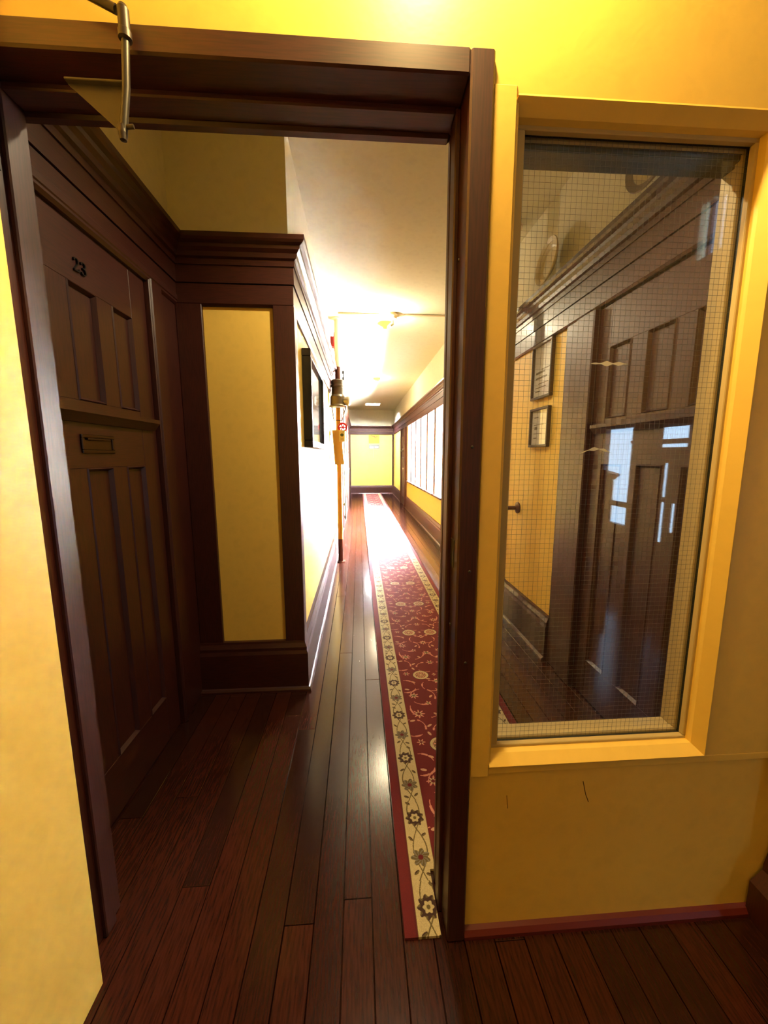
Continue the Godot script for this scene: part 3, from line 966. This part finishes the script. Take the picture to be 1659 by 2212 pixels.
func build_rug() -> void:
	var m := plain("rug_pile", Color(1, 1, 1), 0.95)
	m.albedo_texture = rug_texture()
	var g := G.new()
	var x0 := 0.115
	var x1 := 0.785
	var top := 0.008
	var strip := func(xa: float, xb: float, za: float, zb: float) -> void:
		var n := maxi(1, int(absf(zb - za) / 0.25))
		for k in n:
			var z0 := lerpf(za, zb, float(k) / n)
			var z1 := lerpf(za, zb, float(k + 1) / n)
			g.quad(Vector3(xa, top, z0), Vector3(xb, top, z0), Vector3(xb, top, z1), Vector3(xa, top, z1), Vector3.UP)
	strip.call(x0, x1, -0.175, ZE + 0.08)
	strip.call(x0, 0.218, 0.0, -0.175)
	g.quad(Vector3(x0, 0, 0), Vector3(x0, 0, ZE + 0.08), Vector3(x0, top, ZE + 0.08), Vector3(x0, top, 0), Vector3.LEFT)
	g.quad(Vector3(x1, 0, -0.175), Vector3(x1, 0, ZE + 0.08), Vector3(x1, top, ZE + 0.08), Vector3(x1, top, -0.175), Vector3.RIGHT)
	g.quad(Vector3(x0, 0, 0), Vector3(0.218, 0, 0), Vector3(0.218, top, 0), Vector3(x0, top, 0), Vector3.BACK)
	g.quad(Vector3(0.218, 0, -0.175), Vector3(x1, 0, -0.175), Vector3(x1, top, -0.175), Vector3(0.218, top, -0.175), Vector3.BACK)
	g.quad(Vector3(0.218, 0, 0), Vector3(0.218, 0, -0.175), Vector3(0.218, top, -0.175), Vector3(0.218, top, 0), Vector3.RIGHT)
	g.quad(Vector3(x0, 0, ZE + 0.08), Vector3(x1, 0, ZE + 0.08), Vector3(x1, top, ZE + 0.08), Vector3(x0, top, ZE + 0.08), Vector3.FORWARD)
	g.quad(Vector3(x0, 0.0005, 0), Vector3(0.218, 0.0005, 0), Vector3(0.218, 0.0005, ZE + 0.08), Vector3(x0, 0.0005, ZE + 0.08), Vector3.DOWN)
	g.quad(Vector3(0.218, 0.0005, -0.175), Vector3(x1, 0.0005, -0.175), Vector3(x1, 0.0005, ZE + 0.08), Vector3(0.218, 0.0005, ZE + 0.08), Vector3.DOWN)
	for p in g.v:
		g.uv.append(Vector2((p.x - x0) / 0.67, (p.z - 0.145) / 1.15))
	var t := MeshInstance3D.new()
	t.name = numbered("runner_rug")
	t.mesh = g.mesh()
	t.material_override = m
	add_child(t)
	t.position.y = 0.0008
	t.set_meta("label", "long red runner rug with cream floral borders on the corridor floor")
	t.set_meta("category", "rug")


func framed(called: String, label: String, at: Vector3, turn: float, w: float, h: float, b: float, deep: float, frame: Material, sheet: Material, group := "") -> Node3D:
	var t := thing(called, label, "picture", at, group)
	t.rotation.y = turn
	part("frame", bx(Vector3(-w / 2, h - b, 0), Vector3(w / 2, h, deep), 0.003), frame, t)
	part("frame", bx(Vector3(-w / 2, 0, 0), Vector3(w / 2, b, deep), 0.003), frame, t)
	part("frame", bx(Vector3(-w / 2, b, 0), Vector3(-w / 2 + b, h - b, deep), 0.003), frame, t)
	part("frame", bx(Vector3(w / 2 - b, b, 0), Vector3(w / 2, h - b, deep), 0.003), frame, t)
	part("sheet", bx(Vector3(-w / 2 + b * 0.5, b * 0.5, 0.002), Vector3(w / 2 - b * 0.5, h - b * 0.5, deep * 0.3)), sheet, t)
	part("glass", bx(Vector3(-w / 2 + b * 0.6, b * 0.6, deep * 0.62), Vector3(w / 2 - b * 0.6, h - b * 0.6, deep * 0.66)), mats["picture_glass"], t)
	return t


func pipe(t: Node3D, r: float, bands: Array) -> void:
	for b in bands:
		part(b[3], G.new().lathe([Vector2(0, b[0]), Vector2(r * b[4], b[0]), Vector2(r * b[4], b[1]), Vector2(0, b[1])], Vector3.ZERO, Vector3.UP, 18), mats[b[2]], t)


func build_small_things() -> void:
	# --- left corridor wall: black framed picture
	var pf := framed("framed_picture", "large black framed picture on the yellow wall before the fire hose", Vector3(XL + 0.001, 1.405, -2.03), PI / 2, 0.86, 0.60, 0.045, 0.055, mats["black_frame"], mats["paper"])
	part("print", bx(Vector3(-0.34, 0.30, 0.0165), Vector3(0.34, 0.53, 0.0175)), mats["reflection_grey"], pf)  # grey-green upper half imitates the reflection in the picture glass
	# --- standpipe with fire hose
	var sp := thing("standpipe", "fire standpipe painted in bands to match the wall, carrying a folded canvas hose", "fire hose", Vector3(XL + 0.101, 0, -3.95))
	pipe(sp, 0.033, [[0.0, 0.30, "pipe_brown", "pipe_length", 1.0], [0.30, 2.10, "pipe_yellow", "pipe_length", 1.0], [2.10, 2.41, "pipe_brown", "pipe_length", 1.0], [2.41, HC, "pipe_cream", "pipe_length", 1.0], [HC - 0.018, HC - 0.001, "pipe_cream", "ceiling_flange", 2.4], [0.0, 0.012, "pipe_brown", "floor_flange", 1.9]])
	var hv := sp
	var c := Vector3(0.0, 0, 0.075)
	part("valve_body", G.new().lathe([Vector2(0, 1.93), Vector2(0.098, 1.93), Vector2(0.105, 1.945), Vector2(0.092, 1.96), Vector2(0.09, 2.05), Vector2(0.075, 2.075), Vector2(0.072, 2.16), Vector2(0.08, 2.165), Vector2(0.08, 2.185), Vector2(0.072, 2.19), Vector2(0.075, 2.235), Vector2(0.06, 2.25), Vector2(0, 2.25)], c, Vector3.UP, 20), mats["grey_metal"], hv)
	part("side_cap", G.new().lathe([Vector2(0.045, 0.07), Vector2(0.055, 0.12), Vector2(0.055, 0.135), Vector2(0.04, 0.15), Vector2(0, 0.155)], c + Vector3(0, 2.0, 0), Vector3(1, 0, 0.2), 16), mats["pale_metal"], hv)
	part("pipe_clamp", bx(Vector3(-0.04, 1.96, -0.02), Vector3(0.04, 2.02, 0.05), 0.006), mats["grey_metal"], hv)
	var rack := G.new()
	rack.tube([c + Vector3(-0.10, 2.33, 0), c + Vector3(-0.105, 2.10, 0.02), c + Vector3(-0.13, 1.95, 0.03), c + Vector3(-0.155, 1.82, 0.03), c + Vector3(-0.13, 1.77, 0.03), c + Vector3(-0.10, 1.80, 0.03), c + Vector3(-0.105, 1.93, 0.03)], 0.007, 8)
	rack.tube([c + Vector3(0.10, 1.94, 0.04), c + Vector3(0.07, 1.84, 0.04), c + Vector3(0.05, 1.775, 0.04), c + Vector3(-0.05, 1.775, 0.04), c + Vector3(-0.07, 1.93, 0.04)], 0.007, 8)
	rack.tube([c + Vector3(-0.10, 1.76, 0.03), c + Vector3(-0.095, 1.60, 0.03), c + Vector3(-0.02, 1.60, 0.03), c + Vector3(-0.015, 1.66, 0.03)], 0.007, 8)
	part("hose_rack", rack, mats["bronze"], hv)
	var wheel := []
	for k in 20:
		wheel.append(c + Vector3(0.055 + 0.048 * cos(TAU * k / 20.0), 1.69 + 0.048 * sin(TAU * k / 20.0), 0.055))
	var hw := part("hand_wheel", G.new().tube(wheel, 0.011, 8, true), mats["red_enamel"], hv, "red hand wheel")
	for k in 3:
		var a := TAU * k / 6.0
		part("spoke", G.new().tube([c + Vector3(0.055 + 0.046 * cos(a), 1.69 + 0.046 * sin(a), 0.055), c + Vector3(0.055 - 0.046 * cos(a), 1.69 - 0.046 * sin(a), 0.055)], 0.007, 6), mats["red_enamel"], hw)
	for q in [[-0.075, 0.045, 1.245, -0.02, 0.02, 0.03], [-0.01, 0.03, 1.25, 0.01, 0.055, 0.045]]:
		var h := G.new()
		var za: float = c.z + q[5]
		var top: Array = [Vector3(q[0], 1.66, za), Vector3(q[1], 1.66, za)]
		var low: Array = [Vector3(q[3] - 0.028, q[2], za + 0.004), Vector3(q[4] + 0.01, q[2], za + 0.004)]
		var dz := Vector3(0, 0, 0.022)
		h.quad(top[0], top[1], low[1], low[0], Vector3(0, 0, -1))
		h.quad(top[0] + dz, top[1] + dz, low[1] + dz, low[0] + dz, Vector3(0, 0, 1))
		h.quad(top[0], top[0] + dz, low[0] + dz, low[0], Vector3(-1, 0, 0))
		h.quad(top[1], top[1] + dz, low[1] + dz, low[1], Vector3(1, 0, 0))
		h.quad(low[0], low[1], low[1] + dz, low[0] + dz, Vector3(0, -1, 0))
		h.quad(top[0], top[1], top[1] + dz, top[0] + dz, Vector3(0, 1, 0))
		part("hose_fold", h, mats["canvas"], hv, "folded canvas hose")
	var tag := thing("inspection_tag", "small cream inspection tag with a dark diamond hanging on the fire hose", "tag", Vector3(XL + 0.101 + 0.045, 1.52, -3.95 + 0.155))
	part("card", bx(Vector3(-0.036, 0, 0), Vector3(0.036, 0.135, 0.002)), mats["tag_card"], tag)
	var dm := G.new()
	dm.quad(Vector3(0, 0.058, 0.0026), Vector3(0.024, 0.08, 0.0026), Vector3(0, 0.102, 0.0026), Vector3(-0.024, 0.08, 0.0026), Vector3(0, 0, 1))
	part("diamond_print", dm, mats["tag_green"], tag)
	part("text_line", bx(Vector3(-0.018, 0.03, 0.002), Vector3(0.018, 0.036, 0.0026)), mats["ink"], tag)
	# --- red alarm bell
	var bell := thing("alarm_bell", "round red fire alarm bell high on the wall behind the standpipe", "bell", Vector3(XL, 2.80, -4.35))
	part("gong", G.new().lathe([Vector2(0, 0.10), Vector2(0.05, 0.098), Vector2(0.10, 0.08), Vector2(0.122, 0.05), Vector2(0.125, 0.04), Vector2(0.115, 0.04), Vector2(0, 0.05)], Vector3.ZERO, Vector3(1, 0, 0), 28), mats["red_enamel"], bell)
	part("mounting_box", bx(Vector3(0, -0.06, -0.06), Vector3(0.05, 0.06, 0.06), 0.004), mats["red_enamel"], bell)
	# --- thin black pipe farther on
	var bp := thing("black_pipe", "thin black iron pipe with couplings running up the wall past the fire hose", "pipe", Vector3(XL + 0.10, 0, -5.75))
	part("rod", G.new().tube([Vector3(0, 0.25, 0), Vector3(0, 2.72, 0)], 0.011, 10), mats["black_iron"], bp)
	for y in [0.30, 0.52, 2.62, 2.72]:
		part("coupling", G.new().lathe([Vector2(0.0, -0.03), Vector2(0.02, -0.025), Vector2(0.022, 0.0), Vector2(0.02, 0.025), Vector2(0, 0.03)], Vector3(0, y, 0)), mats["black_iron"], bp)
	for y in [0.52, 2.2]:
		part("wall_bracket", G.new().tube([Vector3(0, y, 0), Vector3(-0.10, y, 0)], 0.008, 8), mats["black_iron"], bp)
	# --- second standpipe on the right with a branch to the wall
	var rp := thing("standpipe", "dark vertical pipe beside the framed papers, seen through the wire glass", "pipe", Vector3(1.108, 0, -2.03))
	pipe(rp, 0.028, [[0.0, 2.41, "pipe_brown", "pipe_length", 1.0], [2.41, HC, "pipe_cream", "pipe_length", 1.0], [0.90, 0.99, "pipe_brown", "tee_fitting", 1.5], [HC - 0.018, HC - 0.001, "pipe_cream", "ceiling_flange", 2.4], [0.0, 0.012, "pipe_brown", "floor_flange", 1.9], [1.03, 1.06, "pipe_brown", "coupling", 1.3]])
	part("branch_pipe", G.new().tube([Vector3(0, 0.945, 0), Vector3(XR - 1.108 - 0.004, 0.945, 0)], 0.016, 12), mats["pipe_brown"], rp)
	part("wall_flange", G.new().lathe([Vector2(0, 0.0), Vector2(0.045, 0.0), Vector2(0.045, 0.01), Vector2(0.02, 0.022), Vector2(0, 0.022)], Vector3(XR - 1.108 - 0.001, 0.945, 0), Vector3(-1, 0, 0), 18), mats["pipe_brown"], rp)
	# --- two framed papers on the right wall
	var fa := framed("framed_paper", "taller framed paper on the yellow wall seen through the wire glass, upper of two", Vector3(XR - 0.001, 1.735, -1.72), -PI / 2, 0.28, 0.365, 0.016, 0.026, mats["brown_frame"], mats["paper"], "framed papers behind the wire glass")
	for q in [[-0.10, 0.17, 0.13, 0.014], [-0.10, 0.135, 0.16, 0.012], [-0.06, 0.10, 0.14, 0.006], [-0.10, 0.075, 0.15, 0.006], [-0.02, 0.19, 0.12, 0.008], [-0.10, 0.05, 0.07, 0.007]]:
		part("text_line", bx(Vector3(q[0], q[1], 0.0076), Vector3(q[0] + q[2], q[1] + q[3], 0.0086)), mats["ink"], fa)
	var fb := framed("framed_paper", "shorter framed paper on the yellow wall seen through the wire glass, lower of two", Vector3(XR - 0.001, 1.41, -1.72), -PI / 2, 0.27, 0.265, 0.016, 0.026, mats["brown_frame"], mats["paper"], "framed papers behind the wire glass")
	for q in [[-0.09, 0.20, 0.06, 0.006], [-0.09, 0.15, 0.14, 0.005], [-0.08, 0.12, 0.04, 0.02], [-0.09, 0.09, 0.12, 0.005], [-0.09, 0.06, 0.05, 0.006]]:
		part("text_line", bx(Vector3(q[0], q[1], 0.0076), Vector3(q[0] + q[2], q[1] + q[3], 0.0086)), mats["ink"], fb)
	# --- round plates standing over the cornice on the right wall
	for q in [[-1.62, 2.425, 0.135, "plate_glaze", "plate_glaze", "pale round decorative plate on the cornice above the framed papers"], [-0.74, 2.425, 0.16, "plate_glaze", "plate_dark", "round plate with a dark rim on the cornice above the right door"]]:
		var pl := thing("decorative_plate", q[5], "plate", Vector3(XR, q[1] - 0.018, q[0]))
		var r: float = q[2]
		var tilt := Vector3(-1, 0.12, 0)
		var o := Vector3(-0.05, r, 0)
		part("dish", G.new().lathe([Vector2(0, 0.004), Vector2(r * 0.6, 0.004), Vector2(r * 0.68, 0.012), Vector2(r * 0.9, 0.022), Vector2(r * 0.9, 0.014), Vector2(r * 0.6, -0.006), Vector2(0, -0.006)], o, tilt, 40), mats[q[3]], pl)
		part("rim", G.new().lathe([Vector2(r * 0.80, 0.014), Vector2(r * 0.81, 0.022), Vector2(r * 0.98, 0.032), Vector2(r, 0.026), Vector2(r * 0.84, 0.010)], o, tilt, 40), mats[q[4]], pl)
	# --- ceiling light with conduit
	var cl := thing("ceiling_fixture", "small ceiling light with an amber bowl on a cross conduit", "light fitting", Vector3(0.40, HC, -3.75))
	part("junction_box", G.new().lathe([Vector2(0, 0), Vector2(0.06, 0), Vector2(0.06, -0.03), Vector2(0.045, -0.06), Vector2(0.02, -0.075), Vector2(0, -0.075)], Vector3.ZERO), mats["pipe_cream"], cl)
	part("stem", G.new().tube([Vector3(0, -0.07, 0), Vector3(0.005, -0.12, 0.01), Vector3(-0.03, -0.14, 0.02)], 0.012), mats["pale_metal"], cl)
	part("bowl", G.new().lathe([Vector2(0, -0.175), Vector2(0.02, -0.17), Vector2(0.03, -0.15), Vector2(0.09, -0.115), Vector2(0.085, -0.11), Vector2(0, -0.13)], Vector3(-0.085, 0.0, 0.02)), mats["amber_glass"], cl)
	corridor_light(cl, Vector3(-0.085, -0.14, 0.02))
	part("conduit", G.new().tube([Vector3(-0.62, -0.012, 0), Vector3(-0.16, -0.012, 0), Vector3(-0.10, -0.026, 0), Vector3(0.10, -0.026, 0), Vector3(0.16, -0.012, 0), Vector3(0.80, -0.012, 0)], 0.010), mats["pipe_cream"], cl)
	var c2 := thing("ceiling_fixture", "small round ceiling light far along the corridor", "light fitting", Vector3(0.39, HC, -7.4))
	part("disc", G.new().lathe([Vector2(0, 0), Vector2(0.08, 0), Vector2(0.075, -0.03), Vector2(0.04, -0.05), Vector2(0, -0.052)], Vector3.ZERO), mats["amber_glass"], c2)
	corridor_light(c2, Vector3(0, -0.026, 0))
	# --- papers on the end wall
	var po := thing("yellow_poster", "bright yellow poster with brown strokes on the end wall", "poster", Vector3(0.545, 1.80, ZE + 0.001))
	part("sheet", bx(Vector3(-0.19, 0, 0), Vector3(0.19, 0.38, 0.003)), mats["yellow_card"], po)
	for q in [[-0.12, 0.27, 0.10, -0.25], [-0.03, 0.245, 0.08, -0.2], [0.0, 0.19, 0.09, 0.0], [0.08, 0.235, 0.05, -0.1]]:
		var st := part("brush_stroke", bx(Vector3(0, -0.017, 0.003), Vector3(q[2], 0.017, 0.0042)), mats["red_print"], po)
		st.position = Vector3(q[0], q[1], 0)
		st.rotation.z = q[3]
	var sg := thing("notice_sign", "grey and white notice sign under the yellow poster on the end wall", "sign", Vector3(0.545, 1.61, ZE + 0.001))
	part("board", bx(Vector3(-0.19, 0, 0), Vector3(0.19, 0.15, 0.006), 0.001), mats["grey_sign"], sg)
	part("white_field", bx(Vector3(-0.16, 0.02, 0.006), Vector3(-0.02, 0.075, 0.0075)), mats["paper"], sg)
	part("white_field", bx(Vector3(0.02, 0.03, 0.006), Vector3(0.15, 0.08, 0.0075)), mats["paper"], sg)
	part("hanging_string", G.new().tube([Vector3(-0.03, 0, 0.004), Vector3(-0.028, -0.32, 0.004)], 0.004, 6), mats["ink"], sg)
	# --- black-topped door stop beside the rug
	var ds := thing("door_stop", "small black-topped door stop on the floor by the rug's edge", "door stop", Vector3(0.80 + 0.035, 0.0005, -2.55))
	part("stem", G.new().lathe([Vector2(0, 0), Vector2(0.034, 0), Vector2(0.03, 0.02), Vector2(0.026, 0.05), Vector2(0, 0.05)], Vector3.ZERO), mats["pale_metal"], ds)
	part("rubber_top", G.new().lathe([Vector2(0, 0.05), Vector2(0.036, 0.05), Vector2(0.04, 0.062), Vector2(0.032, 0.078), Vector2(0, 0.082)], Vector3.ZERO), mats["rubber"], ds)
	# --- pipe arm hanging over the doorway and the closer under its head
	var pa := thing("pipe_arm", "old metal pipe with an elbow hanging down over the doorway frame", "pipe", Vector3(-0.42, 2.15, 0.034))
	part("upper_tube", G.new().tube([Vector3(-0.30, 0.115, 0), Vector3(-0.12, 0.050, 0), Vector3(-0.012, 0.004, 0.0)], 0.0075, 12), mats["rust_metal"], pa)
	part("elbow", G.new().lathe([Vector2(0, 0.013), Vector2(0.007, 0.011), Vector2(0.0098, 0.005), Vector2(0.0098, -0.028), Vector2(0.0115, -0.030), Vector2(0.0115, -0.042), Vector2(0.007, -0.044), Vector2(0, -0.044)], Vector3.ZERO), mats["rust_metal"], pa)
	part("drop_tube", G.new().tube([Vector3(0, -0.04, 0), Vector3(-0.006, -0.12, 0), Vector3(-0.018, -0.195, 0)], 0.0068, 12), mats["dull_steel"], pa)
	part("end_cap", G.new().lathe([Vector2(0, -0.014), Vector2(0.006, -0.012), Vector2(0.008, 0), Vector2(0.008, 0.012), Vector2(0, 0.014)], Vector3(-0.019, -0.195, 0)), mats["rust_metal"], pa)
	part("pin", G.new().tube([Vector3(-0.018, -0.185, 0), Vector3(0.002, -0.183, 0)], 0.004, 8), mats["rust_metal"], pa)
	var gus := G.new()
	var ga := Vector3(-0.115, -0.112, -0.012)
	var gb := Vector3(-0.010, -0.112, -0.012)
	var gc := Vector3(-0.024, -0.190, -0.012)
	var gz := Vector3(0, 0, 0.004)
	gus.tri(ga, gb, gc, Vector3.FORWARD)
	gus.tri(ga + gz, gb + gz, gc + gz, Vector3.BACK)
	gus.quad(ga, gc, gc + gz, ga + gz, Vector3(-1, -1, 0))
	gus.quad(gb, gc, gc + gz, gb + gz, Vector3(1, 0, 0))
	var gp := part("gusset_plate", gus, mats["closer_beige"], pa, "dull beige triangular plate")
	part("flange", bx(ga + Vector3(0, 0, -0.006), gb + Vector3(0.0, 0.004, 0.014), 0.001), mats["closer_beige"], gp)
